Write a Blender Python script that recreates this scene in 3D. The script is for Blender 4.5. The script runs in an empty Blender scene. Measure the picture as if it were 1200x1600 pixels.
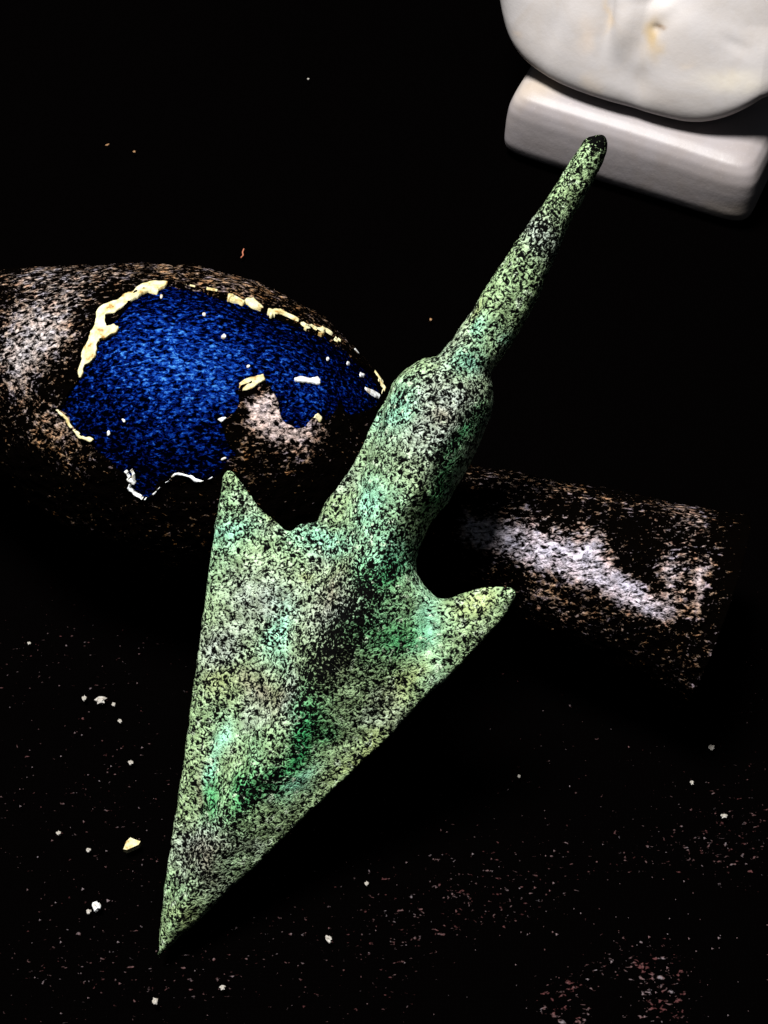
import bpy, bmesh, math, random
import numpy as np
from mathutils import Vector, Matrix, geometry

# ------------------------------------------------------------------ scene, camera, light
S = bpy.context.scene
COL = S.collection
R = math.radians
PITCH = 55.0
DIST = 0.16
FOV = 35.0
CAM = np.array([0.0, -DIST * math.cos(R(PITCH)), DIST * math.sin(R(PITCH))])
cd = bpy.data.cameras.new('camera')
cam = bpy.data.objects.new('camera', cd)
COL.objects.link(cam)
cam.location = CAM
cam.rotation_euler = (R(90 - PITCH), 0, 0)
cd.sensor_fit = 'VERTICAL'
cd.sensor_height = 24
cd.angle = R(FOV)
cd.clip_start = 0.005
cd.clip_end = 50
S.camera = cam

w = bpy.data.worlds.new('World')
S.world = w
w.use_nodes = True
bg = w.node_tree.nodes['Background']
bg.inputs[0].default_value = (0.8, 0.88, 1.0, 1)
bg.inputs[1].default_value = 0.035

def area(name, loc, target, size, power, col):
    l = bpy.data.lights.new(name, 'AREA')
    l.shape = 'DISK'
    l.size = size
    l.energy = power
    l.color = col
    o = bpy.data.objects.new(name, l)
    COL.objects.link(o)
    o.location = loc
    d = Vector(target) - Vector(loc)
    o.rotation_euler = d.to_track_quat('-Z', 'Y').to_euler()
    return o
area('ceiling_lamp', (-0.080, 0.035, 0.43), (0, 0.0, 0), 0.12, 5.3, (1.0, 0.985, 0.96))
S.view_settings.view_transform = 'Standard'
S.view_settings.look = 'None'
S.view_settings.exposure = 0
S.view_settings.gamma = 1

# ------------------------------------------------------------------ pixel <-> place
F = 800 / math.tan(R(FOV / 2))
ax = R(90 - PITCH)
RX = np.array([1, 0, 0.0])
UP = np.array([0, math.cos(ax), math.sin(ax)])
FW = np.array([0, math.sin(ax), -math.cos(ax)])
def ray(px, py):
    return FW + RX * (px - 600) / F + UP * (800 - py) / F
def at(px, py, z):                      # point of the place seen at a pixel, at height z
    d = ray(px, py)
    return CAM + d * ((z - CAM[2]) / d[2])
def on_plane(px, py, p0, n):
    d = ray(px, py)
    return CAM + d * (np.dot(p0 - CAM, n) / np.dot(d, n))
def proj(P):
    q = P - CAM
    dz = q @ FW
    return 600 + F * (q @ RX) / dz, 800 - F * (q @ UP) / dz

# ------------------------------------------------------------------ numpy noise
def _hash(ix, iy, iz, seed):
    h = (ix * 374761393 + iy * 668265263 + iz * 2147483647 + seed * 974634777) & 0xffffffff
    h = ((h ^ (h >> 13)) * 1274126177) & 0xffffffff
    h = h ^ (h >> 16)
    return (h & 0xffffff) / float(0xffffff)
def vnoise(P, scale, seed=0):
    q = P * scale
    i = np.floor(q).astype(np.int64)
    f = q - i
    f = f * f * (3 - 2 * f)
    r = 0
    for a in (0, 1):
        for b in (0, 1):
            for c in (0, 1):
                wgt = (f[:, 0] if a else 1 - f[:, 0]) * (f[:, 1] if b else 1 - f[:, 1]) * (f[:, 2] if c else 1 - f[:, 2])
                r = r + wgt * _hash(i[:, 0] + a, i[:, 1] + b, i[:, 2] + c, seed)
    return r * 2 - 1
def fbm(P, scale, oct=3, seed=0):
    r = 0
    a = 1.0
    for k in range(oct):
        r = r + a * vnoise(P, scale * 2 ** k, seed + 7 * k)
        a *= 0.5
    return r
def sstep(a, b, x):
    t = np.clip((x - a) / (b - a), 0, 1)
    return t * t * (3 - 2 * t)

# ------------------------------------------------------------------ mesh helpers
def mesh_np(name, V, Fc, mat, parent=None, smooth=True, normals=None):
    """V (n,3), Fc (m,k) index array -> one linked mesh object"""
    me = bpy.data.meshes.new(name)
    V = np.asarray(V, dtype=np.float64)
    Fc = np.asarray(Fc, dtype=np.int32)
    me.vertices.add(len(V))
    me.vertices.foreach_set('co', V.ravel())
    k = Fc.shape[1]
    me.loops.add(Fc.size)
    me.loops.foreach_set('vertex_index', Fc.ravel())
    me.polygons.add(len(Fc))
    me.polygons.foreach_set('loop_start', np.arange(len(Fc), dtype=np.int32) * k)
    me.polygons.foreach_set('use_smooth', np.full(len(Fc), smooth))
    me.update(calc_edges=True)
    me.validate()
    if normals is not None:
        me.normals_split_custom_set_from_vertices(normals.tolist())
    me.materials.append(mat)
    o = bpy.data.objects.new(name, me)
    COL.objects.link(o)
    if parent: o.parent = parent
    return o
def compact(V, Fc, attrs=()):
    u, inv = np.unique(Fc.ravel(), return_inverse=True)
    return V[u], inv.reshape(Fc.shape), [a[u] for a in attrs]
def attr_col(o, name, A):
    me = o.data
    at_ = me.attributes.new(name, 'FLOAT_COLOR', 'POINT')
    B = np.ones((len(me.vertices), 4))
    B[:, :A.shape[1]] = A
    at_.data.foreach_set('color', B.ravel())
def attr_f(o, name, A):
    at_ = o.data.attributes.new(name, 'FLOAT', 'POINT')
    at_.data.foreach_set('value', np.asarray(A, dtype=np.float32))
def bm_obj(name, bm, mat, parent=None, smooth=True):
    me = bpy.data.meshes.new(name)
    for f in bm.faces: f.smooth = smooth
    bm.to_mesh(me); bm.free()
    me.materials.append(mat)
    o = bpy.data.objects.new(name, me)
    COL.objects.link(o)
    if parent: o.parent = parent
    return o
def empty(name, loc, label, cat, group=None):
    o = bpy.data.objects.new(name, None)
    o.empty_display_size = 0.01
    COL.objects.link(o)
    o.location = loc
    o['label'] = label; o['category'] = cat
    if group: o['group'] = group
    return o
def rebase(o, root):                    # mesh built in world coordinates, origin moved to its thing's base
    o.data.transform(Matrix.Translation(-root.location))

# ------------------------------------------------------------------ node helpers
class NT:
    def __init__(s, name):
        s.m = bpy.data.materials.new(name)
        s.m.use_nodes = True
        s.t = s.m.node_tree
        s.n = s.t.nodes
        s.b = s.n['Principled BSDF']
        s.tc = s.n.new('ShaderNodeTexCoord')
    def link(s, a, b): s.t.links.new(a, b)
    def coord(s, scale=(1, 1, 1), rot=(0, 0, 0)):
        m = s.n.new('ShaderNodeMapping')
        m.inputs['Scale'].default_value = scale
        m.inputs['Rotation'].default_value = rot
        s.link(s.tc.outputs['Object'], m.inputs['Vector'])
        return m.outputs[0]
    def noise(s, scale, detail=3, rough=0.5, dist=0.0, vec=None, out='Fac'):
        n = s.n.new('ShaderNodeTexNoise')
        n.inputs['Scale'].default_value = scale
        n.inputs['Detail'].default_value = detail
        n.inputs['Roughness'].default_value = rough
        n.inputs['Distortion'].default_value = dist
        s.link(vec if vec is not None else s.tc.outputs['Object'], n.inputs['Vector'])
        return n.outputs[out]
    def voro(s, scale, vec=None, feature='F1', out='Distance', rnd=1.0):
        n = s.n.new('ShaderNodeTexVoronoi')
        n.feature = feature
        n.inputs['Scale'].default_value = scale
        n.inputs['Randomness'].default_value = rnd
        s.link(vec if vec is not None else s.tc.outputs['Object'], n.inputs['Vector'])
        return n.outputs[out]
    def ramp(s, fac, stops, interp='LINEAR'):
        n = s.n.new('ShaderNodeValToRGB')
        n.color_ramp.interpolation = interp
        e = n.color_ramp.elements
        while len(e) < len(stops): e.new(0.5)
        for el, (p, c) in zip(e, stops):
            el.position = p
            el.color = (c, c, c, 1) if not isinstance(c, tuple) else (*c, 1)
        s.link(fac, n.inputs[0])
        return n.outputs[0]
    def mix(s, fac, a, b, mode='MIX'):
        n = s.n.new('ShaderNodeMix')
        n.data_type = 'RGBA'
        n.blend_type = mode
        for v, k in ((fac, 0), (a, 6), (b, 7)):
            if isinstance(v, (int, float)): n.inputs[k].default_value = v if k == 0 else (v, v, v, 1)
            elif isinstance(v, tuple): n.inputs[k].default_value = (*v, 1)
            else: s.link(v, n.inputs[k])
        return n.outputs[2]
    def math(s, op, a, b=0.0, c=0.0):
        n = s.n.new('ShaderNodeMath')
        n.operation = op
        for k, v in enumerate((a, b, c)):
            if isinstance(v, (int, float)): n.inputs[k].default_value = v
            else: s.link(v, n.inputs[k])
        return n.outputs[0]
    def attr(s, name, out='Color'):
        n = s.n.new('ShaderNodeAttribute')
        n.attribute_name = name
        return n.outputs[out]
    def bump(s, h, dist, strength=1.0, prev=None):
        n = s.n.new('ShaderNodeBump')
        n.inputs['Strength'].default_value = strength
        n.inputs['Distance'].default_value = dist
        s.link(h, n.inputs['Height'])
        if prev is not None: s.link(prev, n.inputs['Normal'])
        return n.outputs[0]
    def out(s, col=None, rough=None, normal=None, spec=None):
        if col is not None:
            if isinstance(col, tuple): s.b.inputs['Base Color'].default_value = (*col, 1)
            else: s.link(col, s.b.inputs['Base Color'])
        if rough is not None:
            if isinstance(rough, float): s.b.inputs['Roughness'].default_value = rough
            else: s.link(rough, s.b.inputs['Roughness'])
        if normal is not None: s.link(normal, s.b.inputs['Normal'])
        if spec is not None:
            if isinstance(spec, float): s.b.inputs['Specular IOR Level'].default_value = spec
            else: s.link(spec, s.b.inputs['Specular IOR Level'])
        return s.m

# ------------------------------------------------------------------ materials
def mat_patina():
    s = NT('verdigris_bronze')
    base = s.attr('tint')
    pit_shade_amt = s.attr('pits_shade', 'Fac')
    # grain to grain variation of the corrosion crust
    v1 = s.noise(1100, 3, 0.6)
    base = s.mix(s.ramp(v1, [(0.38, 0.0), (0.62, 1.0)]), s.mix(1.0, base, (0.55, 0.56, 0.50), 'MULTIPLY'), base)
    v2 = s.noise(1500, 2, 0.5, vec=s.coord(rot=(0.4, 1.1, 0.2)))
    base = s.mix(s.ramp(v2, [(0.60, 0.0), (0.70, 0.8)]), base, (0.50, 0.62, 0.44))
    # worm-like pits filled with black corrosion, denser where shade is painted in
    wv = s.noise(2500, 2.2, 0.6, dist=1.3)
    wv2 = s.noise(3600, 1.5, 0.5, dist=1.0, vec=s.coord(rot=(1.0, 0.2, 0.7)))
    n = s.math('ADD', s.math('MULTIPLY', wv, 0.68), s.math('MULTIPLY', wv2, 0.32))
    n = s.math('ADD', n, pit_shade_amt)
    pit_shade = s.ramp(n, [(0.455, 0.0), (0.545, 1.0)])
    col = s.mix(pit_shade, (0.002, 0.002, 0.002), base)
    nb = s.bump(n, 0.00030, 0.9)
    nb = s.bump(s.noise(5200, 2, 0.6), 0.00006, 0.8, nb)
    return s.out(col, 0.6, nb, s.math('MULTIPLY', pit_shade, 0.3))

def mat_crust():
    s = NT('flaking_brown_crust')
    tint = s.attr('tint')
    wear_light = s.attr('wear_light', 'Fac')  # speck amount: worn spots plus glossy highlights painted into the colour
    vec = s.coord((1, 1, 1))
    v = s.noise(2900, 3.5, 0.65, dist=0.8, vec=s.coord((0.5, 1, 1), (0, 0, -0.45)))
    n2 = s.noise(3200, 2, 0.6, dist=0.5, vec=s.coord((0.6, 1, 1), (0, 0, -0.4)))
    n = s.math('ADD', s.math('MULTIPLY', v, 0.65), s.math('MULTIPLY', n2, 0.35))
    n = s.math('ADD', n, wear_light)
    m = s.ramp(n, [(0.53, 0.0), (0.66, 1.0)])
    hue = s.ramp(s.noise(1100, 2, 0.5), [(0.36, (0.42, 0.16, 0.03)), (0.48, (0.36, 0.22, 0.11)), (0.64, (0.24, 0.21, 0.30))])
    lit = s.mix(s.ramp(wear_light, [(0.0, 0.62), (0.09, 0.18)]), tint, hue)
    tone = s.ramp(s.noise(2300, 4, 0.7, dist=0.5, vec=s.coord(rot=(0.3, 0.8, 0.1))), [(0.34, 0.35), (0.60, 1.2)])
    lit = s.mix(1.0, lit, tone, 'MULTIPLY')
    col = s.mix(m, (0.0006, 0.0004, 0.0003), lit)
    nb = s.bump(n, 0.00035, 0.9)
    nb = s.bump(s.noise(6000, 2, 0.6), 0.00005, 0.7, nb)
    return s.out(col, 0.5, nb, s.math('MULTIPLY', m, 0.4))

def mat_blue():
    s = NT('blue_enamel')
    c = s.coord((0.55, 1, 1), (0, 0, -0.35))
    v = s.noise(3700, 3, 0.65, dist=0.6, vec=c)
    big = s.noise(160, 2, 0.5)
    n = s.math('ADD', v, s.math('MULTIPLY', s.math('SUBTRACT', big, 0.5), 0.10))
    n = s.math('ADD', n, s.attr('wear_light', 'Fac'))
    col = s.ramp(n, [(0.45, (0.000, 0.0001, 0.001)), (0.53, (0.0008, 0.005, 0.07)), (0.61, (0.003, 0.032, 0.22)), (0.74, (0.05, 0.20, 0.44))])
    nb = s.bump(v, 0.00022, 0.8)
    return s.out(col, 0.5, nb, 0.0)

def mat_flake(name, c1, c2, edge):
    s = NT(name)
    v = s.noise(1300, 3, 0.6)
    col = s.ramp(v, [(0.33, edge), (0.43, c1), (0.60, c2)])
    nb = s.bump(s.noise(2500, 3, 0.6), 0.00015, 0.7)
    return s.out(col, 0.65, nb, 0.3)

def mat_marble():
    s = NT('polished_white_stone')
    col = s.attr('tint')
    v = s.noise(110, 5, 0.6, dist=1.5)
    col = s.mix(s.ramp(v, [(0.42, 0.0), (0.66, 0.7)]), col, s.mix(1.0, col, (0.92, 0.88, 0.82), 'MULTIPLY'))
    g = s.noise(2600, 2, 0.6)
    col = s.mix(s.ramp(g, [(0.62, 0.0), (0.8, 0.25)]), col, (0.45, 0.40, 0.38))
    nb = s.bump(s.noise(260, 5, 0.6), 0.00016, 0.5)
    s.b.inputs['Subsurface Weight'].default_value = 0.0
    return s.out(col, 0.46, nb, 0.32)

def mat_cloth():
    s = NT('black_woven_cloth')
    pr = s.attr('print', 'Fac')  # woven motif plus thread highlights painted in as specks
    # threads
    wx = s.n.new('ShaderNodeTexWave'); wx.wave_type = 'BANDS'; wx.bands_direction = 'X'
    wx.inputs['Scale'].default_value = 900; wx.inputs['Distortion'].default_value = 1.5; wx.inputs['Detail Scale'].default_value = 3
    wy = s.n.new('ShaderNodeTexWave'); wy.wave_type = 'BANDS'; wy.bands_direction = 'Y'
    wy.inputs['Scale'].default_value = 900; wy.inputs['Distortion'].default_value = 1.5; wy.inputs['Detail Scale'].default_value = 3
    s.link(s.tc.outputs['Object'], wx.inputs[0]); s.link(s.tc.outputs['Object'], wy.inputs[0])
    wv = s.math('ADD', s.math('MULTIPLY', wx.outputs['Fac'], 0.5), s.math('MULTIPLY', wy.outputs['Fac'], 0.5))
    n = s.noise(3000, 2, 0.6, dist=0.5, vec=s.coord((0.6, 1, 1)))
    f = s.math('ADD', s.math('MULTIPLY', n, 0.94), s.math('MULTIPLY', wv, 0.06))
    f = s.math('ADD', f, pr)
    m = s.ramp(f, [(0.665, 0.0), (0.76, 1.0)])
    hue = s.ramp(s.noise(1300, 2, 0.5), [(0.4, (0.06, 0.022, 0.022)), (0.55, (0.085, 0.052, 0.052)), (0.7, (0.13, 0.11, 0.12))])
    col = s.mix(m, (0.0004, 0.0003, 0.0003), hue)
    nb = s.bump(wv, 0.0001, 0.5)
    return s.out(col, 0.95, nb, 0.0)

M_PATINA = mat_patina()
M_CRUST = mat_crust()
M_BLUE = mat_blue()
M_YELLOW = mat_flake('pale_yellow_ground_layer', (0.46, 0.39, 0.18), (0.58, 0.54, 0.34), (0.26, 0.14, 0.03))
M_WHITE = mat_flake('white_fleck', (0.50, 0.50, 0.48), (0.68, 0.70, 0.72), (0.35, 0.30, 0.22))
M_MARBLE = mat_marble()
M_CRUST_CRUMB = mat_flake('brown_crumb', (0.20, 0.10, 0.04), (0.30, 0.18, 0.09), (0.08, 0.04, 0.02))
M_CRUMB = mat_flake('cream_crumb', (0.26, 0.24, 0.21), (0.38, 0.36, 0.33), (0.18, 0.15, 0.11))
M_CLOTH = mat_cloth()

# ------------------------------------------------------------------ the cloth underneath
def build_cloth():
    fx = np.concatenate([np.linspace(-0.6, -0.075, 16)[:-1], np.linspace(-0.075, 0.075, 341), np.linspace(0.075, 0.6, 16)[1:]])
    fy = np.concatenate([np.linspace(-0.5, -0.07, 14)[:-1], np.linspace(-0.07, 0.095, 371), np.linspace(0.095, 0.7, 16)[1:]])
    X, Y = np.meshgrid(fx, fy)
    P = np.stack([X.ravel(), Y.ravel(), np.zeros(X.size)], 1)
    px, py = proj(P)
    inside = np.exp(-(np.maximum(0, np.hypot(P[:, 0], P[:, 1]) - 0.09) / 0.05) ** 2)
    z = 0.0003 * vnoise(P, 60, 3) * inside
    P[:, 2] = z - 0.0006
    def g(x, y, sx, sy, rot=0):
        c, s_ = math.cos(rot), math.sin(rot)
        a = (px - x) * c + (py - y) * s_
        b = -(px - x) * s_ + (py - y) * c
        return np.exp(-(a / sx) ** 2 - (b / sy) ** 2)
    # woven motif lower right, thinner lower left; specks paint in thread highlights
    pr = 0.07 * g(960, 1390, 380, 110, -0.15) + 0.15 * g(1010, 1540, 120, 70) + 0.10 * g(880, 1560, 90, 60) + 0.035 * g(640, 1440, 300, 110, -0.1)
    pr += 0.035 * g(130, 1250, 190, 110) + 0.045 * g(60, 1020, 130, 60) + 0.05 * g(160, 1500, 250, 90) + 0.055 * g(1150, 1300, 90, 80)
    for (x, y, sx, sy, r) in ((1060, 1415, 125, 42, 0.1), (860, 1480, 70, 36, -0.3), (965, 1548, 34, 40, 0), (1160, 1520, 55, 90, 0), (770, 1545, 60, 50, 0)):
        pr -= 0.25 * g(x, y, sx, sy, r)
    pr = np.clip(pr, -0.2, 0.115) - 0.045
    far = sstep(700, 1000, py)
    pr = pr * far - 0.2 * (1 - far)
    nx, ny = len(fx), len(fy)
    I = np.arange(nx * ny).reshape(ny, nx)
    Fc = np.stack([I[:-1, :-1], I[:-1, 1:], I[1:, 1:], I[1:, :-1]], -1).reshape(-1, 4)
    o = mesh_np('black_cloth', P, Fc, M_CLOTH)
    attr_f(o, 'print', pr)  # speck amount: woven motif plus painted-in thread highlights
    o['kind'] = 'structure'
build_cloth()

# ------------------------------------------------------------------ bronze arrowhead
OUT = [(934,208),(913,217),(903,235),(890,255),(869,288),(847,322),(822,357),(797,392),(774,428),(751,463),(728,499),(705,534),(688,556),
 (660,562),(633,580),(610,607),(588,648),(570,688),(552,724),(534,751),(522,768),(508,780),(503,796),(494,816),(480,818),(466,822),(455,830),(444,828),(437,820),
 (425,809),(412,803),(399,785),(386,764),(372,747),(362,736),(355,733),(349,742),(346,760),(338,810),(330,866),(322,922),(312,1000),(304,1060),(294,1138),(288,1185),(281,1229),(272,1280),(264,1330),(256,1390),
 (250,1448),(247,1499),(262,1483),(281,1463),(315,1434),(352,1397),(403,1349),(454,1298),(515,1240),(555,1201),(596,1163),(621,1135),(667,1087),(698,1062),
 (738,1018),(763,992),(790,962),(803,940),(808,926),(800,917),(777,916),(748,920),(718,928),(697,936),(682,935),(670,922),(660,913),(650,898),(648,880),(653,858),(662,838),
 (673,812),(690,796),(700,785),(709,764),(722,748),(736,722),(750,690),(763,659),(769,640),(773,622),(769,600),(765,590),(780,563),(792,548),(805,528),(826,497),(847,451),(867,401),
 (892,347),(917,301),(940,259),(947,240),(950,222),(945,210)]
TIP_Z, TANG_Z = 0.0006, 0.0440
A_TIP = at(247, 1499, TIP_Z)
A_TANG = at(934, 208, TANG_Z)
A_AX = A_TANG - A_TIP
A_LEN = np.linalg.norm(A_AX)
A_AX /= A_LEN
A_SIDE = np.cross(A_AX, [0, 0, 1.0]); A_SIDE /= np.linalg.norm(A_SIDE)
ROLL = R(-7)
_n = np.cross(A_SIDE, A_AX)
A_SIDE = A_SIDE * math.cos(ROLL) + _n * math.sin(ROLL)
A_N = np.cross(A_SIDE, A_AX)

def build_arrow():
    poly = np.array([on_plane(x, y, A_TIP, A_N) for x, y in OUT])
    uv = np.stack([(poly - A_TIP) @ A_SIDE, (poly - A_TIP) @ A_AX], 1)
    # resample the outline and roughen it
    pts = []
    step = 0.00016
    n = len(uv)
    for i in range(n):
        a, b = uv[i], uv[(i + 1) % n]
        k = max(1, int(np.linalg.norm(b - a) / step))
        for j in range(k): pts.append(a + (b - a) * j / k)
    B = np.array(pts)
    for _ in range(3): B = 0.5 * B + 0.25 * (np.roll(B, 1, 0) + np.roll(B, -1, 0))
    d = np.roll(B, -1, 0) - np.roll(B, 1, 0)
    nn = np.stack([d[:, 1], -d[:, 0]], 1)
    nn /= np.linalg.norm(nn, axis=1)[:, None]
    B3 = np.column_stack([B, np.zeros(len(B))])
    B = B + nn * (0.00006 * fbm(B3, 1100, 2, 5) + 0.00005 * vnoise(B3, 350, 9))[:, None]
    # interior points
    h = 0.000155
    lo, hi = B.min(0), B.max(0)
    rows = []
    ys = np.arange(lo[1], hi[1], h * 0.866)
    for k, y in enumerate(ys):
        xs = np.arange(lo[0] + (k % 2) * h / 2, hi[0], h)
        rows.append(np.column_stack([xs, np.full(len(xs), y)]))
    G = np.concatenate(rows)
    G += np.random.default_rng(1).uniform(-0.12, 0.12, G.shape) * h
    # inside test and distance to the outline
    inside = np.zeros(len(G), bool)
    dist = np.full(len(G), 1e9)
    A_, C_ = B, np.roll(B, -1, 0)
    for a, c in zip(A_, C_):
        cond = (a[1] > G[:, 1]) != (c[1] > G[:, 1])
        if cond.any():
            t = (G[cond, 1] - a[1]) / (c[1] - a[1])
            inside[cond] ^= G[cond, 0] < a[0] + t * (c[0] - a[0])
    G = G[inside]
    dist = np.full(len(G), 1e9)
    for k in range(0, len(B), 1):
        dd = (G[:, 0] - B[k, 0]) ** 2 + (G[:, 1] - B[k, 1]) ** 2
        np.minimum(dist, dd, out=dist)
    dist = np.sqrt(dist)
    keep = dist > h * 0.55
    G, dist = G[keep], dist[keep]
    allp = np.concatenate([B, G])
    dist = np.concatenate([np.zeros(len(B)), dist])
    nb = len(B)
    res = geometry.delaunay_2d_cdt([Vector(p) for p in allp], [(i, (i + 1) % nb) for i in range(nb)], [], 1, 1e-9)
    vo = np.array([tuple(v) for v in res[0]])
    fo = np.array([f for f in res[2] if len(f) == 3])
    orig = res[3]
    dmap = np.array([dist[o[0]] if len(o) else 0 for o in orig])
    bnd = np.array([bool(len(o) and o[0] < nb) or not len(o) for o in orig])
    u, v = vo[:, 0], vo[:, 1]
    t = v / A_LEN
    # spine: ridge on the blade, round socket, square-ish tang
    px_m = 0.0000635
    tk = [0, .08, .20, .35, .48, .56, .66, .735, .765, .80, .90, .97, 1.0]
    off = [0, 4, 12, 26, 34, 32, 14, 0, -3, -3, -1, 0, 0]               # spine drifts off the tip-tang line
    rad = [10, 34, 62, 84, 88, 90, 92, 94, 66, 48, 34, 24, 16]
    hgt = [3, 17, 32, 46, 56, 62, 68, 72, 46, 40, 30, 22, 12]
    so = np.interp(t, tk, off) * px_m
    sr = np.interp(t, tk, rad) * px_m
    sh = np.interp(t, tk, hgt) * px_m
    x = np.abs(u - so) / sr
    prof = np.where(t < 0.45, np.clip(1 - x, 0, 1) ** 1.15, np.sqrt(np.clip(1 - x ** 2, 0, 1)))
    k = sstep(.46, .66, t)
    prof = (1 - k) * (1 - sstep(0, 1, np.clip(x, 0, 1)) * 0.5 - 0.5 * np.clip(x, 0, 1)) + k * np.sqrt(np.clip(1 - x ** 2, 0, 1))
    edge = np.sqrt(np.clip(dmap / (0.0012), 0, 1) * (2 - np.clip(dmap / 0.0012, 0, 1)))
    blade = 0.00105 * edge * np.clip(0.35 + dmap / 0.006, 0, 1.1)
    wing = sstep(.62, .50, t)
    # hollow between the ridge and the cutting edges
    hh = np.maximum(blade * (0.35 + 0.65 * wing), 0) + sh * prof
    hh = np.minimum(hh, np.sqrt(np.clip(dmap * (2 * np.maximum(sh, 0.0016) * 1.25), 0, None)) + 0.00002)
    P3 = np.column_stack([u, v, np.zeros(len(u))])
    xd = np.clip(dmap / (np.interp(t, tk, rad) * px_m), 0, 1)
    rnd = sh * np.sqrt(xd * (2 - xd))
    kr = sstep(.66, .76, t)
    hh = hh * (1 - kr) + rnd * kr
    hh += np.where(bnd, 0, 1) * edge * (0.00016 * fbm(P3, 160, 2, 2) * sstep(.95, .7, t) + 0.00010 * fbm(P3, 650, 2, 4) + 0.00007 * vnoise(P3, 2200, 6))
    hh = np.where(bnd, 0, np.maximum(hh, 0.00003))
    hb = np.where(bnd, 0, np.maximum(hh * 0.8, 0.00003))
    top = A_TIP + u[:, None] * A_SIDE + v[:, None] * A_AX + hh[:, None] * A_N
    bot = A_TIP + u[:, None] * A_SIDE + v[:, None] * A_AX - hb[:, None] * A_N
    nt = len(top)
    bi = np.where(bnd, np.arange(nt), np.arange(nt) + nt)
    V = np.concatenate([top, bot])
    # orient
    a, b, c = fo[:, 0], fo[:, 1], fo[:, 2]
    ar = (u[b] - u[a]) * (v[c] - v[a]) - (u[c] - u[a]) * (v[b] - v[a])
    fo[ar < 0] = fo[ar < 0][:, ::-1]
    FT = fo
    FB = bi[fo][:, ::-1]
    Fc = np.concatenate([FT, FB])
    # vertex normals of the whole
    fn = np.cross(V[Fc[:, 1]] - V[Fc[:, 0]], V[Fc[:, 2]] - V[Fc[:, 0]])
    N = np.zeros_like(V)
    for j in range(3): np.add.at(N, Fc[:, j], fn)
    N /= (np.linalg.norm(N, axis=1)[:, None] + 1e-20)
    # colour of the corrosion products by place, shaded right flank painted in too
    px, py = proj(V)
    wob = fbm(V, 260, 3, 11) * 26
    def g(x_, y_, sx, sy=None, rot=0):
        sy = sy or sx
        cc, ss = math.cos(rot), math.sin(rot)
        aa = (px + wob - x_) * cc + (py + wob * .6 - y_) * ss
        bb = -(px + wob - x_) * ss + (py + wob * .6 - y_) * cc
        return np.exp(-(aa / sx) ** 2 - (bb / sy) ** 2)[:, None]
    T = np.ones((len(V), 3)) * np.array([0.34, 0.50, 0.26])
    def blend(w_, c_):
        nonlocal T
        w_ = np.clip(w_, 0, 1)
        T = T * (1 - w_) + np.array(c_) * w_
    big = fbm(V, 120, 3, 21)[:, None]
    blend(sstep(0.0, 0.8, big) * 0.7, (0.28, 0.52, 0.31))
    blend(sstep(0.1, 0.8, -big) * 0.5, (0.36, 0.48, 0.24))
    big2 = fbm(V, 200, 3, 31)[:, None]
    blend(sstep(0.25, 0.8, big2) * 0.7, (0.38, 0.46, 0.36))
    grey, mint, green, yel, brown = (0.42, 0.48, 0.44), (0.32, 0.72, 0.52), (0.04, 0.46, 0.15), (0.44, 0.50, 0.17), (0.24, 0.19, 0.13)
    for a_ in ((700, 620, 60, 35), (690, 680, 70, 60), (420, 940, 45, 50), (850, 370, 30, 30), (530, 960, 60, 60), (360, 1020, 40, 60), (330, 1330, 40, 60), (455, 1090, 30, 50)):
        blend(g(*a_) * 0.85, grey)
    for a_ in ((672, 985, 26, 70, -0.1), (345, 1152, 30, 20, -.5), (325, 1200, 18, 36, .2), (440, 990, 18, 50), (585, 790, 36, 50), (470, 1225, 34, 16, -.7), (600, 870, 40, 40), (620, 640, 30, 50, .4), (760, 520, 18, 20), (500, 840, 50, 24), (360, 830, 30, 30), (725, 560, 30, 20)):
        blend(g(*a_) * 0.9, mint)
    for a_ in ((470, 1150, 30, 90, .5), (460, 1165, 24, 65, .5), (400, 1255, 20, 50, .7), (600, 900, 30, 50, .4), (700, 760, 22, 60, .5), (560, 1010, 30, 60, .5), (745, 680, 16, 50, .4), (330, 1250, 26, 36), (620, 1000, 50, 40)):
        blend(g(*a_) * 0.75, green)
    for a_ in ((750, 490, 12, 26, .4), (485, 905, 8, 8), (745, 940, 50, 16, -.4), (420, 800, 20, 14, .7), (300, 1440, 30, 24), (650, 1060, 60, 16, -.8), (560, 1180, 70, 18, -.8), (370, 1080, 40, 20)):
        blend(g(*a_) * 0.55, yel)
    for a_ in ((425, 1085, 20, 26), (340, 1350, 26, 36, .4), (700, 655, 16, 14), (520, 920, 20, 40, .4), (300, 1230, 8, 40), (540, 1040, 36, 60, .5)):
        blend(g(*a_) * 0.7, brown)
    # deeper pitting, plus the shaded right flank painted in as denser black
    pit_shade = -0.008 + 0.02 * fbm(V, 220, 2, 41)
    for (x_, y_, sx, sy, rr, am) in ((560, 960, 38, 110, .5, -.06), (515, 1060, 30, 100, .5, -.065), (440, 1190, 26, 80, .5, -.03), (640, 800, 26, 70, .4, -.03), (460, 1120, 60, 40, 0, .012), (380, 1180, 50, 60, 0, .02), (330, 1350, 40, 60, .5, -.05), (720, 610, 60, 40, 0, -.035), (850, 370, 40, 40, 0, -.035), (430, 1230, 20, 80, .6, -.04), (600, 900, 26, 60, .4, -.04), (545, 700, 30, 60, .5, .02), (380, 870, 50, 40, .0, .02), (934, 216, 22, 20, 0, -.16), (944, 245, 8, 26, .3, -.1), (720, 700, 16, 90, .45, -.03), (690, 740, 30, 60, .4, -.02),
                                     (672, 985, 28, 70, -.1, .06), (345, 1155, 34, 24, -.5, .07), (590, 780, 40, 50, 0, .03), (420, 940, 40, 50, 0, .03), (470, 1225, 34, 18, -.7, .05), (735, 575, 30, 20, 0, .03)):
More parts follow.
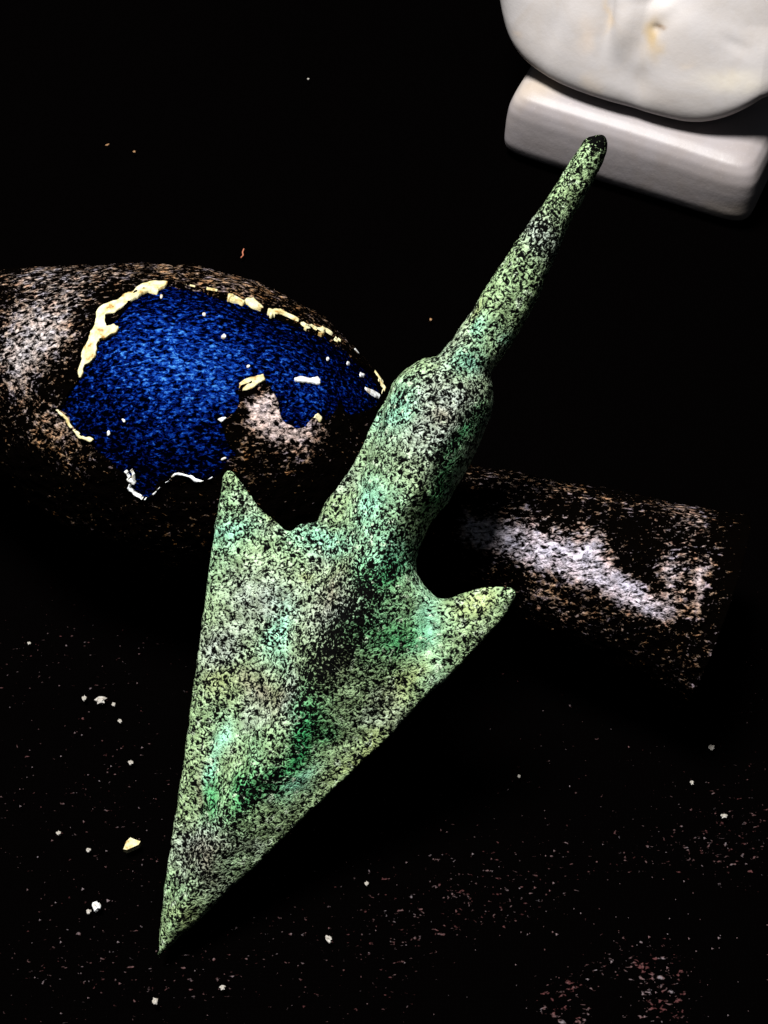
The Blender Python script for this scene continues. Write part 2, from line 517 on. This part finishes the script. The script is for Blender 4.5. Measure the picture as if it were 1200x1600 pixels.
        pit_shade = pit_shade + am * g(x_, y_, sx, sy, rr)[:, 0]
    root = empty('bronze_arrowhead', A_TIP * [1, 1, 0], 'corroded green bronze arrowhead with two barbs leaning across the brown vessel', 'arrowhead')
    tf = t[fo].mean(1)
    uf = np.abs(u[fo].mean(1) - so[fo].mean(1)) / px_m
    part = np.where(tf > 0.768, 2, np.where((tf > 0.545), 1, 0))
    part2 = np.concatenate([part, part])
    for k, nm in enumerate(('blade', 'socket', 'tang')):
        Vk, Fk, (Nk, Tk, Pk) = compact(V, Fc[part2 == k], (N, T, pit_shade))
        o = mesh_np(nm, Vk, Fk, M_PATINA, root, normals=Nk)
        attr_col(o, 'tint', Tk)
        attr_f(o, 'pits_shade', Pk)
        rebase(o, root)
    return V
AV = build_arrow()

# ------------------------------------------------------------------ brown vessel with blue patch
def in_poly(px, py, poly):
    r = np.zeros(len(px), bool)
    n = len(poly)
    for i in range(n):
        (x1, y1), (x2, y2) = poly[i], poly[(i + 1) % n]
        if y1 == y2: continue
        c = (y1 > py) != (y2 > py)
        r ^= c & (px < x1 + (py - y1) / (y2 - y1) * (x2 - x1))
    return r
def dist_line(px, py, line, closed=False):
    d = np.full(len(px), 1e9)
    L = list(line) + ([line[0]] if closed else [])
    for (x1, y1), (x2, y2) in zip(L[:-1], L[1:]):
        l2 = (x2 - x1) ** 2 + (y2 - y1) ** 2 + 1e-9
        t = np.clip(((px - x1) * (x2 - x1) + (py - y1) * (y2 - y1)) / l2, 0, 1)
        d = np.minimum(d, np.hypot(px - x1 - t * (x2 - x1), py - y1 - t * (y2 - y1)))
    return d

R1, R2 = 0.0142, 0.0088
V_A = at(321, 676, R1)
V_B = at(1116, 957, R2)
V_AX = V_B - V_A
V_L = np.linalg.norm(V_AX)
V_AX /= V_L
V_S = np.cross([0, 0, 1.0], V_AX); V_S /= np.linalg.norm(V_S)      # away from the camera
V_U = np.cross(V_AX, V_S)
# profile: pixel station (340 = widest, 1184 = mouth) and radius in pixels
PROF = [(-205, 0), (-200, 30), (-180, 62), (-140, 95), (-95, 113), (-46, 132), (46, 168), (140, 205), (237, 231), (340, 240), (452, 224), (520, 196), (575, 160), (625, 124), (680, 100), (730, 88), (776, 86), (860, 97), (977, 116), (1090, 132), (1184, 147)]
_ps = np.array([p[0] for p in PROF], float); _pr = np.array([p[1] for p in PROF], float)
def vpt(s, th, off, rough=True):
    """s in station pixels (array), th angle about the axis"""
    m = (s - 340) / (1184 - 340) * V_L
    r = np.interp(s, _ps, _pr)
    # metres per pixel of radius, blended along the axis
    k = np.interp(s, [340, 1184], [R1 / 240, R2 / 147])
    r = r * k
    base = V_A + m[:, None] * V_AX
    dirv = np.cos(th)[:, None] * V_U + np.sin(th)[:, None] * V_S
    if rough:
        q = np.column_stack([m, np.cos(th) * 0.014, np.sin(th) * 0.014])
        r = r + 0.00025 * fbm(q, 90, 2, 51)
    r = np.maximum(r + off, 0)
    return base + r[:, None] * dirv

PATCH = [(118,600),(104,625),(92,640),(105,655),(118,672),(132,684),(146,694),(155,706),(168,716),(178,728),(192,736),(204,742),(202,756),(210,768),(224,776),(238,774),(246,758),(262,752),(282,738),(300,742),(316,750),(332,746),(346,738),(356,722),(372,712),
  (362,696),(354,680),(344,664),(352,655),(366,648),(378,636),(376,616),(376,604),(390,600),(400,590),(408,594),(412,604),(420,610),(436,626),(438,640),(440,655),(448,664),(462,670),(478,671),(488,664),(494,656),(504,660),(516,656),(524,644),(530,626),(536,640),(548,650),(560,652),(572,648),(584,640),
  (594,622),(588,604),(578,588),(566,574),(548,556),(530,542),(508,528),(484,518),(456,506),(430,494),(404,486),(380,474),(350,466),(320,460),(290,454),(262,448),(240,452),(215,462),(196,480),(184,496),(170,506),(158,520),(150,540),(140,560),(130,580)]
YELLOW = [
 [(262,444),(240,444),(216,450),(196,460),(178,470),(160,480),(150,492),(150,508),(142,524),(134,540),(126,556),(122,574),(122,592),(130,590),(134,572),(146,562),(154,548),(150,538),(158,532),(172,528),(186,520),(190,510),(180,508),(168,514),(164,500),(176,494),(190,484),(204,472),(222,460),(236,458),(244,464),(250,456)],
 [(382,470),(389,467),(398,471),(404,479),(412,487),(402,486),(391,482),(387,476)],
 [(420,486),(428,490),(430,498),(420,496)],
 [(376,604),(388,592),(400,588),(412,590),(418,600),(406,604),(396,612),(384,616),(376,616)],
 [(520,530),(528,536),(524,542),(514,536)], [(488,660),(496,650),(504,656),(502,668),(490,668)],
 [(352,462),(372,468),(384,472),(382,478),(366,474)], [(470,506),(490,514),(508,522),(506,528),(486,520),(468,512)]]
FLECKS = [[(344,526),(350,522),(356,526),(352,531),(345,530)], [(458,592),(470,588),(484,592),(496,589),(502,596),(500,603),(484,600),(472,599),(460,598)], [(248,461),(254,461),(256,467),(250,468)],
 [(568,606),(580,610),(594,618),(598,626),(586,622),(574,614)], [(552,546),(560,549),(563,556),(556,556)], [(508,560),(514,559),(516,565),(510,565)], [(540,566),(546,567),(547,572),(541,571)], [(190,652),(196,655),(199,661),(194,662),(190,658)],
 [(166,672),(172,670),(174,680),(168,684)], [(382,571),(392,571),(392,576),(384,576)], [(314,490),(322,489),(323,495),(316,495)], [(272,700),(278,702),(276,706)], [(252,546),(257,546),(256,551)], [(338,655),(352,650),(358,652),(346,662)],
 [(344,716),(354,712),(356,718),(346,722)], [(236,764),(242,768),(238,774)], [(418,528),(422,528),(421,532)], [(180,622),(184,624),(181,627)], [(214,722),(219,724),(216,730)], [(286,666),(290,668),(287,671)], [(560,583),(570,586),(570,591),(562,590)]]
RIM_LINES = [[(262,450),(290,452),(330,459),(360,467),(386,474),(404,484)], [(418,489),(440,496),(468,508),(500,520),(530,538)], [(92,640),(105,655),(118,672),(132,684),(146,690)], [(196,736),(206,744),(203,758),(212,768),(226,776),(240,778)], [(243,768),(258,752),(282,738),(300,744),(318,750),(332,746)], [(570,548),(578,566),(588,590),(598,616)], [(205,733),(212,740),(212,752),(203,746)]]

def smooth_rim(bm, it=5):
    nb = {}
    for e in bm.edges:
        if len(e.link_faces) == 1:
            for a, b in ((e.verts[0], e.verts[1]), (e.verts[1], e.verts[0])): nb.setdefault(a, []).append(b)
    for _ in range(it):
        new = {}
        for v, l in nb.items():
            m = Vector((0, 0, 0))
            for o in l: m += o.co
            new[v] = v.co * 0.4 + m / len(l) * 0.6
        for v, c in new.items(): v.co = c

def build_vessel():
    # (station, angle) lattice shared by all layers
    ns, nth = 820, 900
    sv = np.linspace(-205, 1184, ns)
    tv = np.linspace(0, 2 * math.pi, nth, endpoint=False)
    SS, TT = np.meshgrid(sv, tv, indexing='ij')
    s, th = SS.ravel(), TT.ravel()
    I = np.arange(ns * nth).reshape(ns, nth)
    J = np.roll(I, -1, 1)
    Fc = np.stack([I[:-1], I[1:], J[1:], J[:-1]], -1).reshape(-1, 4)
    Vo = vpt(s, th, np.zeros(len(s)))
    # which lattice points face the camera
    toc = CAM - Vo
    dirv = np.cos(th)[:, None] * V_U + np.sin(th)[:, None] * V_S
    facing = (toc * dirv).sum(1) > -0.02 * 0.1
    px, py = proj(Vo)
    jx = px + 5 * fbm(Vo, 700, 2, 61); jy = py + 5 * fbm(Vo, 700, 2, 67)
    inp = in_poly(jx, jy, PATCH) & facing
    dpatch = dist_line(jx, jy, PATCH, True)
    root = empty('weathered_vessel', V_A * [1, 1, 0], 'brown crusted pear-shaped vessel lying on its side, blue showing through its flaked belly', 'vessel')
    # --- crust
    q = Vo
    lump = 0.00013 * fbm(q, 500, 3, 71) + 0.00012 * vnoise(q, 1600, 73)
    curl = 0.00008 * np.exp(-(dpatch / 7.0) ** 2)           # lifted edge of the flaked hole
    Vc = vpt(s, th, 0.00022 + lump + curl)
    wob = fbm(q, 240, 3, 81) * 22
    def g(x_, y_, sx, sy, rot=0):
        cc, ss = math.cos(rot), math.sin(rot)
        aa = (px + wob - x_) * cc + (py + wob * .6 - y_) * ss
        bb = -(px + wob - x_) * ss + (py + wob * .6 - y_) * cc
        return np.exp(-(aa / sx) ** 2 - (bb / sy) ** 2)
    T = np.ones((len(s), 3)) * np.array([0.28, 0.15, 0.065])
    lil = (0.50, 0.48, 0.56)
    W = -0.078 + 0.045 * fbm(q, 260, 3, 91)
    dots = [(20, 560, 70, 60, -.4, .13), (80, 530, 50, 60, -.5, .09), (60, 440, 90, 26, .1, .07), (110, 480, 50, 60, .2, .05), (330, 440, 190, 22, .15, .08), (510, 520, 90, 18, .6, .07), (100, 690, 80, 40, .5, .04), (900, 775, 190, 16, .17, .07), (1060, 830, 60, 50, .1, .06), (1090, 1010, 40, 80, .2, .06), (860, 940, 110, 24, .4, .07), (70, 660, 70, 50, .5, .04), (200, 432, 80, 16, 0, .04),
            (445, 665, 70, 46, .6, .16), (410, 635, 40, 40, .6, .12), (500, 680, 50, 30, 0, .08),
            (745, 830, 40, 26, .3, .16), (800, 850, 70, 28, .35, .12), (880, 875, 80, 28, .35, .13), (925, 862, 26, 44, .3, .12), (960, 910, 60, 24, .5, .13), (1000, 940, 50, 24, .5, .12), (1060, 900, 34, 34, .2, .13), (1045, 950, 36, 26, 0, .12), (1098, 920, 10, 50, .25, .14), (860, 830, 70, 40, .2, .08)]  # this row: glossy lilac highlight along the neck, painted into the colour
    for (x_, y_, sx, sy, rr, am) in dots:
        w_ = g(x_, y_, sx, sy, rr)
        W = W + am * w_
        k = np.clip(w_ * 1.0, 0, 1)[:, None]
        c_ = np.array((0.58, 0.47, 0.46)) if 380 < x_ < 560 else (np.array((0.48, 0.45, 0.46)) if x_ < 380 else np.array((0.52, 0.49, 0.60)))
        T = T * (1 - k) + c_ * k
    for (x_, y_, sx, sy, rr) in ((1090, 1000, 60, 90, 0), (900, 770, 200, 20, .2), (350, 452, 200, 22, .2), (500, 520, 100, 24, .6), (130, 560, 30, 60, 0), (90, 700, 90, 50, .5), (860, 930, 120, 20, .4)):
        k = g(x_, y_, sx, sy, rr)[:, None] * .7
        T = T * (1 - k) + np.array((0.46, 0.24, 0.07)) * k
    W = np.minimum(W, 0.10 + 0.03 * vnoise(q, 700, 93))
    fin = inp[Fc].all(1)
    keep = ~fin
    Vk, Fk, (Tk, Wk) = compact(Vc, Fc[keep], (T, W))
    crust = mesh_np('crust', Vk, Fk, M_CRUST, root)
    attr_col(crust, 'tint', Tk); attr_f(crust, 'wear_light', Wk)
    rebase(crust, root)
    # thickness of the crust at the broken edge and at the mouth
    bm = bmesh.new(); bm.from_mesh(crust.data)
    smooth_rim(bm)
    be = [e for e in bm.edges if len(e.link_faces) == 1]
    r = bmesh.ops.extrude_edge_only(bm, edges=be)
    off = Vector(root.location)
    for v in r['geom']:
        if isinstance(v, bmesh.types.BMVert):
            p = v.co + off
            m = (p - Vector(V_A)).dot(Vector(V_AX))
            c = Vector(V_A) + Vector(V_AX) * m
            dv = (p - c).normalized()
            v.co -= dv * (0.0008 if m < V_L * 0.95 else 0.0022)
    bm.to_mesh(crust.data); bm.free()
    # --- inner wall, so that the mouth is a real opening
    sel = np.linspace(700, 1183, 60)
    n2 = 120
    t2 = np.linspace(0, 2 * math.pi, n2, endpoint=False)
    S2, T2 = np.meshgrid(sel, t2, indexing='ij')
    Vi = vpt(S2.ravel(), T2.ravel(), np.full(S2.size, -0.0018))
    I2 = np.arange(60 * n2).reshape(60, n2); J2 = np.roll(I2, -1, 1)
    F2 = np.stack([I2[:-1], J2[:-1], J2[1:], I2[1:]], -1).reshape(-1, 4)
    inner = mesh_np('inner_wall', Vi, F2, M_CRUST, root)
    attr_col(inner, 'tint', np.ones((len(Vi), 3)) * np.array([0.2, 0.12, 0.07])); attr_f(inner, 'wear_light', np.full(len(Vi), -0.06))
    rebase(inner, root)
    # --- blue layer under the crust
    near = (inp | ((dpatch < 26) & facing))
    fb = near[Fc].all(1)
    Vb = vpt(s, th, 0.00006 * fbm(q, 900, 2, 99))
    wb = -0.03 + 0.085 * g(310, 580, 150, 65, .2) - 0.05 * g(520, 560, 120, 50, .4) - .03 * g(150, 640, 50, 60) - 0.05 * np.exp(-(dpatch / 26.0) ** 2) - .03 * g(250, 720, 100, 40) + .02 * g(470, 640, 50, 30)  # light falloff painted into the blue: brighter middle, darker edges
    Vk, Fk, (Wk,) = compact(Vb, Fc[fb], (wb,))
    o = mesh_np('blue_layer', Vk, Fk, M_BLUE, root)
    attr_f(o, 'wear_light', Wk)
    o['label'] = 'deep blue speckled layer bared where the brown crust flaked off'
    rebase(o, root)
    # --- scraps left on the blue: each a raised chip with an edge
    def chip(name, mask, off0, mat, lab=None):
        fm = mask[Fc].all(1)
        if fm.sum() < 3: return
        Vt = vpt(s, th, off0 + 0.00005 * fbm(q, 1500, 2, 5))
        Vk, Fk, (K,) = compact(Vt, Fc[fm], (np.arange(len(s)),))
        o = mesh_np(name, Vk, Fk, mat, root)
        rebase(o, root)
        bm = bmesh.new(); bm.from_mesh(o.data)
        smooth_rim(bm, 2)
        be = [e for e in bm.edges if len(e.link_faces) == 1]
        r = bmesh.ops.extrude_edge_only(bm, edges=be)
        for v in r['geom']:
            if isinstance(v, bmesh.types.BMVert):
                p = v.co + off
                m = (p - Vector(V_A)).dot(Vector(V_AX))
                c = Vector(V_A) + Vector(V_AX) * m
                v.co -= (p - c).normalized() * (off0 + 0.0002)
        bm.to_mesh(o.data); bm.free()
        if lab: o['label'] = lab
    kx = px + 4 * fbm(Vo, 900, 3, 161); ky = py + 4 * fbm(Vo, 900, 3, 167)
    for pl in YELLOW:
        chip('yellow_chip', in_poly(kx, ky, pl) & facing, 0.00036, M_YELLOW)
    for pl in FLECKS:
        chip('white_chip', in_poly(px, py, pl) & facing, 0.00018, M_WHITE)
    for i, ln in enumerate(RIM_LINES):
        thick = (0.9 if i < 2 else 1.7) + 2.4 * np.clip(vnoise(Vo, 1000, 200 + i), 0, 1) + 0.7 * vnoise(Vo, 3000, 230 + i)
        chip('pale_edge', (dist_line(kx, ky, ln) < thick) & facing, 0.00050, M_YELLOW if i in (0, 1, 2, 5) else M_WHITE)
build_vessel()

# ------------------------------------------------------------------ white figurine at the top right
def tint_obj(o, fn):
    me = o.data
    V = np.zeros(len(me.vertices) * 3); me.vertices.foreach_get('co', V)
    V = V.reshape(-1, 3)
    attr_col(o, 'tint', fn(V))

def build_figurine():
    G0 = at(775, 240, 0.0); G1 = at(1166, 362, 0.0)
    e1 = G1 - G0; W = np.linalg.norm(e1); e1 /= W
    e2 = np.cross([0, 0, 1.0], e1)
    root = empty('white_figurine', (G0 + G1) / 2 + e2 * 0.01, 'white polished stone figurine on a rounded slab base, cropped at the top right', 'figurine')
    H, D = 0.0088, 0.0185
    # base: rounded slab lofted as superellipse rings
    nr, na = 90, 420
    a = np.linspace(0, 2 * math.pi, na, endpoint=False)
    ca, sa = np.cos(a), np.sin(a)
    def se(c_, e_): return np.sign(c_) * np.abs(c_) ** (2 / e_)
    rings = []
    # profile of the edge: (inset, height)
    pr = [(0.0030, 0.0), (0.0009, 0.0001), (0.0002, 0.0005), (0.0, 0.0016), (0.0001, 0.0040), (0.0003, 0.0058), (0.0007, 0.0070), (0.0013, 0.0078), (0.0024, 0.0083), (0.0045, 0.0086), (0.0075, 0.0086), (0.0100, 0.0085)]
    tt = np.linspace(0, len(pr) - 1, nr)
    ins = np.interp(tt, range(len(pr)), [p[0] for p in pr]); hz = np.interp(tt, range(len(pr)), [p[1] for p in pr])
    for _ in range(3):
        ins[1:-1] = (ins[:-2] + ins[1:-1] + ins[2:]) / 3; hz[1:-1] = (hz[:-2] + hz[1:-1] + hz[2:]) / 3
    cen = (G0 + G1) / 2 + e2 * D / 2
    V = []
    for i_, z_ in zip(ins, hz):
        x = (W / 2 - i_) * se(ca, 11); y = (D / 2 - i_) * se(sa, 11)
        V.append(cen + x[:, None] * e1 + y[:, None] * e2 + np.array([0, 0, z_]))
    V = np.concatenate(V)
    V += np.column_stack([vnoise(V, 130, 1), vnoise(V, 130, 2), vnoise(V, 130, 3) * 0.6]) * 0.00022 * sstep(0.0, 0.002, V[:, 2])[:, None]
    I = np.arange(nr * na).reshape(nr, na); J = np.roll(I, -1, 1)
    Fc = np.stack([I[:-1], J[:-1], J[1:], I[1:]], -1).reshape(-1, 4)
    # close the top and the underside
    ct = len(V); V = np.vstack([V, cen + [0, 0, hz[-1]], cen + [0, 0, 0.0]])
    caps = [[I[-1, k], J[-1, k], ct, ct] for k in range(0)]
    base = mesh_np('base', V, Fc, M_MARBLE, root)
    bm = bmesh.new(); bm.from_mesh(base.data); bm.verts.ensure_lookup_table()
    for ring, c_, flip in ((I[-1], ct, False), (I[0], ct + 1, True)):
        for k in range(na):
            vs = [bm.verts[int(ring[k])], bm.verts[int(ring[(k + 1) % na])], bm.verts[c_]]
            f = bm.faces.new(vs[::-1] if flip else vs); f.smooth = True
    bm.to_mesh(base.data); bm.free()
    rebase(base, root)
    off = np.array(root.location)
    def bt(Vl):
        V = Vl + off
        T = np.ones((len(V), 3)) * np.array([0.265, 0.24, 0.245])
        k = (0.5 * sstep(0.2, 0.9, fbm(V, 90, 3, 7)))[:, None]
        return T * (1 - k) + np.array([0.46, 0.38, 0.28]) * k
    tint_obj(base, bt)
    # small drips of the same stone under the front edge
    for (x, y, r) in ((978, 287, 0.0008), (1040, 307, 0.0007), (1074, 317, 0.0008)):
        p = at(x, y - 2, 0.0006)
        bm = bmesh.new()
        bmesh.ops.create_icosphere(bm, subdivisions=3, radius=r)
        for v in bm.verts:
            v.co = Vector((v.co.x * 1.5, v.co.y * 0.8, v.co.z * 0.6)) * (1 + 0.12 * math.sin(v.co.x * 4000 + x)) + Vector(p)
        o = bm_obj('edge_bead', bm, M_MARBLE, root)
        rebase(o, root)
        tint_obj(o, lambda V: np.ones((len(V), 3)) * np.array([0.45, 0.45, 0.47]))
    # body: draped lower part of the figure, rounded hem hanging just over the base
    nv, na = 240, 720
    a = np.linspace(0, 2 * math.pi, na, endpoint=False)
    v = np.linspace(0, 1, nv)
    hk = [0, .010, .03, .06, .10, .18, .30, .5, .75, .92, .98, 1]
    aw = [.55, .72, .84, .92, .975, 1.05, 1.10, 1.12, 1.0, .72, .45, 0.02]
    V = []
    Ht = 0.046
    kv = np.interp(v, hk, aw)
    for _ in range(14): kv[1:-1] = (kv[:-2] + 2 * kv[1:-1] + kv[2:]) / 4
    for vv in v:
        zz = 0.0088 + Ht * vv
        k = np.interp(vv, v, kv)
        hw, hd = 0.0182 * k, 0.0105 * k
        cx = W * 0.455 - 0.0030 * min(1, vv * 2.2)
        cy = 0.0103 + 0.034 * vv - 0.004 * vv ** 2
        x = hw * se(np.cos(a), 2.9); y = hd * se(np.sin(a), 2.9)
        # the right part of the hem is cut up obliquely, the left hangs lower
        lift = 0.0035 * np.clip((x - 0.006) / 0.008, 0, 1) ** 2 * max(0, 1 - vv * 4)
        V.append(G0 + (cx + x)[:, None] * e1 + (cy + y)[:, None] * e2 + np.column_stack([0 * x, 0 * x, zz + lift]))
    V = np.concatenate(V)
    # folds and hollows of the carving
    q = V - G0
    lx, lz = q @ e1, V[:, 2]
    cenv = G0 + e1 * W * 0.44 + e2 * 0.0125
    rd = V - cenv; rd[:, 2] = 0; rd /= np.linalg.norm(rd, axis=1)[:, None] + 1e-12
    px, py = proj(V)
    def g(x_, y_, sx, sy, rot=0):
        cc, ss = math.cos(rot), math.sin(rot)
        aa = (px - x_) * cc + (py - y_) * ss; bb = -(px - x_) * ss + (py - y_) * cc
        return np.exp(-(aa / sx) ** 2 - (bb / sy) ** 2)
    front = ((rd @ e2) < 0.2).astype(float)
    dsp = 0.0002 * fbm(V, 110, 2, 15)
    dsp += front * (-0.0011 * g(950, 20, 10, 48, .12) - 0.0008 * g(1010, 62, 16, 40, .6) + 0.0008 * g(985, 20, 26, 50) - 0.0026 * g(1045, -4, 40, 16, -.2) - 0.0010 * g(1070, 12, 14, 36, .9)
                    + 0.0006 * g(900, 40, 34, 60) + 0.0006 * g(1110, 50, 44, 26, .1) + 0.00035 * g(1080, 140, 60, 30) - 0.0005 * g(985, 120, 40, 22, .6) - 0.0006 * g(1026, 48, 7, 7) - 0.0009 * g(1005, 30, 12, 40, .35) + 0.0009 * g(975, 45, 16, 40, .2) - 0.0007 * g(870, 30, 16, 60, .3) - 0.0006 * g(1000, 130, 18, 40, .3) - .0004 * g(1150, 70, 30, 10, .5))
    V = V + rd * (dsp * 0.45)[:, None]
    I = np.arange(nv * na).reshape(nv, na); J = np.roll(I, -1, 1)
    Fc = np.stack([I[:-1], J[:-1], J[1:], I[1:]], -1).reshape(-1, 4)
    body = mesh_np('body', V, Fc, M_MARBLE, root)
    bm = bmesh.new(); bm.from_mesh(body.data)
    bm.verts.ensure_lookup_table()
    bm.faces.new([bm.verts[int(k)] for k in I[0][::-1]])
    bm.faces.new([bm.verts[int(k)] for k in I[-1]])
    bm.to_mesh(body.data); bm.free()
    rebase(body, root)
    def bt2(Vl):
        P = Vl + off
        px, py = proj(P)
        T = np.ones((len(P), 3)) * np.array([0.41, 0.385, 0.38])
        def gg(x_, y_, sx, sy, rot=0):
            cc, ss = math.cos(rot), math.sin(rot)
            wb = fbm(P, 500, 3, 9) * 10
            aa = (px + wb - x_) * cc + (py + wb - y_) * ss; bb = -(px + wb - x_) * ss + (py + wb - y_) * cc
            return np.exp(-(aa / sx) ** 2 - (bb / sy) ** 2)[:, None]
        fr = (((P - cenv) @ e2) < 0.002)[:, None]
        for (x_, y_, sx, sy, rr, c_, am) in ((1022, 58, 12, 26, .1, (0.42, 0.30, 0.14), .8), (1037, 46, 4, 4, 0, (0.25, 0.16, 0.09), .9), (1070, 100, 14, 7, 0, (0.45, 0.40, 0.36), .7), (948, 20, 6, 30, .1, (0.48, 0.38, 0.27), .6), (915, 60, 14, 26, 0, (0.56, 0.47, 0.40), .5), (925, 135, 14, 14, 0, (0.5, 0.42, 0.34), .5), (812, 56, 5, 5, 0, (0.5, 0.42, 0.36), .6), (1150, 130, 50, 16, 0, (.60, .55, .46), .6)):
            k = gg(x_, y_, sx, sy, rr) * am * fr
            T = T * (1 - k) + np.array(c_) * k
        return T
    tint_obj(body, bt2)
build_figurine()

# ------------------------------------------------------------------ crumbs on the cloth
CR_GROUP = 'pale crumbs scattered on the black cloth'
rng = random.Random(4)
def crumb(x, y, sx, sy, mat, label, cat='crumb', tri=False, name='crumb', group=CR_GROUP):
    mpp = 0.0000635
    p = at(x, y, 0.0)
    bm = bmesh.new()
    if tri:
        pts = [(-11, -6), (-8, 3), (-3, 7), (3, 5), (11, 3), (9, -1), (2, -4), (-6, -7)]
        top = [bm.verts.new((a * mpp * sx / 22, b * mpp * 1.2 * sy / 14, 0.0004 + 0.0001 * rng.random())) for a, b in pts]
        bot = [bm.verts.new((v.co.x * 1.05, v.co.y * 1.05, -0.0002)) for v in top]
        bm.faces.new(top); bm.faces.new(bot[::-1])
        for i in range(len(top)):
            j = (i + 1) % len(top)
            bm.faces.new((top[j], top[i], bot[i], bot[j]))
    else:
        bmesh.ops.create_icosphere(bm, subdivisions=2, radius=1)
        ph = rng.random() * 9
        for v in bm.verts:
            k = 1 + 0.35 * math.sin(3 * v.co.x + ph) * math.cos(4 * v.co.y + ph) + 0.2 * math.sin(7 * v.co.z + 5 * v.co.x + ph)
            v.co = Vector((v.co.x * k * sx * mpp / 2, v.co.y * k * sy * mpp / 1.6, v.co.z * k * min(sx, sy) * mpp / 2.5))
    o = bm_obj(name, bm, mat, None, False)
    o.location = (p[0], p[1], 0.00018 * (min(sx, sy) / 8))
    o.rotation_euler.z = 0 if tri else rng.random() * 0.6
    o['label'] = label; o['category'] = cat; o['group'] = group
    return o
crumb(208, 1324, 22, 15, M_YELLOW, 'pale yellow three-cornered chip, the largest scrap on the cloth left of the blade', 'chip', True, 'chip')
crumb(152, 1418, 11, 11, M_WHITE, 'round cream crumb on the cloth below the yellow three-cornered chip')
for (x, y, a, b, l) in ((158, 1096, 15, 9, 'lumpy cream crumb, largest of the short row on the cloth at far left'), (132, 1093, 6, 7, 'small crumb just left of the lumpy cream crumb'),
    (178, 1102, 5, 5, 'small crumb just right of the lumpy cream crumb'), (188, 1128, 5, 6, 'small oval crumb below and right of the lumpy cream crumb'),
    (205, 1193, 7, 6, 'single white crumb on the cloth beside the middle of the blade edge'), (139, 1425, 6, 5, 'tiny crumb touching the round cream crumb'),
    (514, 1468, 7, 9, 'bright white crumb on the cloth right of the arrowhead tip'), (573, 1382, 5, 5, 'tiny white crumb below the right edge of the blade'),
    (1112, 1169, 8, 6, 'bright white crumb on the cloth below the vessel mouth'), (1081, 1224, 5, 5, 'tiny round crumb just below the bright one under the vessel mouth'),
    (1131, 1276, 9, 5, 'flat oval white crumb near the right edge of the cloth'), (243, 1566, 7, 7, 'white crumb on the cloth straight below the arrowhead tip'),
    (348, 1544, 7, 5, 'greyish crumb near the bottom edge, right of the tip'), (811, 1214, 4, 4, 'tiny lone crumb on bare black cloth right of the blade'),
    (168, 227, 7, 3, 'thin brown crumb on the cloth at the upper left'), (210, 238, 5, 4, 'tiny brown crumb beside the thin one at the upper left'), (482, 124, 4, 3, 'tiny grey crumb alone on the cloth near the top'),
    (190, 656, 0, 0, ''), (92, 1303, 6, 5, 'grey crumb on the cloth at far left'), (46, 1006, 5, 4, 'tiny crumb on the cloth at the left edge under the vessel'), (139, 1329, 6, 5, 'greyish crumb left of the yellow three-cornered chip'), (673, 500, 4, 4, 'tiny brown crumb on the cloth left of the tang'), (1110, 640, 0, 0, '')):
    if a: crumb(x, y, a, b, M_CRUMB if 'brown' not in l else M_CRUST_CRUMB, l)
# one reddish fibre above the vessel
def fibre():
    bm = bmesh.new()
    P = [Vector(at(x, y, 0.0003)) for x, y in ((381, 389), (379, 394), (380, 399), (376, 403))]
    prev = None
    for p in P:
        ring = [bm.verts.new(p + Vector((math.cos(a) * 0.00009, 0, math.sin(a) * 0.00009))) for a in (0, 1.57, 3.14, 4.71)]
        if prev:
            for i in range(4): bm.faces.new((prev[i], prev[(i + 1) % 4], ring[(i + 1) % 4], ring[i]))
        prev = ring
    s = NT('red_fibre'); m = s.out(s.mix(s.noise(3000), (0.25, 0.05, 0.02), (0.4, 0.15, 0.08)), 0.8)
    o = bm_obj('fibre', bm, m)
    o['label'] = 'short reddish fibre on the cloth above the vessel belly'; o['category'] = 'fibre'
fibre()

# specks of dust too many to count
def dust():
    n = 240
    r = np.random.default_rng(8)
    bm = bmesh.new()
    zones = [(900, 1400, 300, 110, .50), (1030, 1530, 100, 60, .15), (130, 1260, 120, 130, .25), (300, 1540, 300, 40, .1)]
    for z in zones:
        for _ in range(int(n * z[4])):
            x, y = r.normal(z[0], z[2]), r.normal(z[1], z[3])
            if not (0 < x < 1200 and 980 < y < 1600): continue
            if (x - 247) * 0.45 + (1499 - y) * 0.0 > 0 and y < 1499 - (x - 247) * 1.0 and x > 240: continue
            p = Vector(at(x, y, 0.00002)); s_ = 0.00005 + 0.00010 * r.random() ** 3
            vs = [bm.verts.new(p + Vector((dx * s_ * r.uniform(.6, 1.5), dy * s_ * r.uniform(.6, 1.2), dz * s_))) for dx, dy, dz in ((1, 0, 0), (-.5, .9, 0), (-.5, -.9, 0), (0, 0, .9))]
            bm.faces.new((vs[0], vs[1], vs[3])); bm.faces.new((vs[1], vs[2], vs[3])); bm.faces.new((vs[2], vs[0], vs[3]))
    s = NT('dust_grains'); m = s.out(s.ramp(s.noise(700, 2), [(0.4, (0.12, 0.06, 0.06)), (0.6, (0.20, 0.16, 0.17))]), 0.9, None, 0.1)
    o = bm_obj('dust', bm, m, None, False)
    o['label'] = 'fine grey and reddish dust specks strewn over the black cloth'; o['category'] = 'dust'; o['kind'] = 'stuff'
dust()
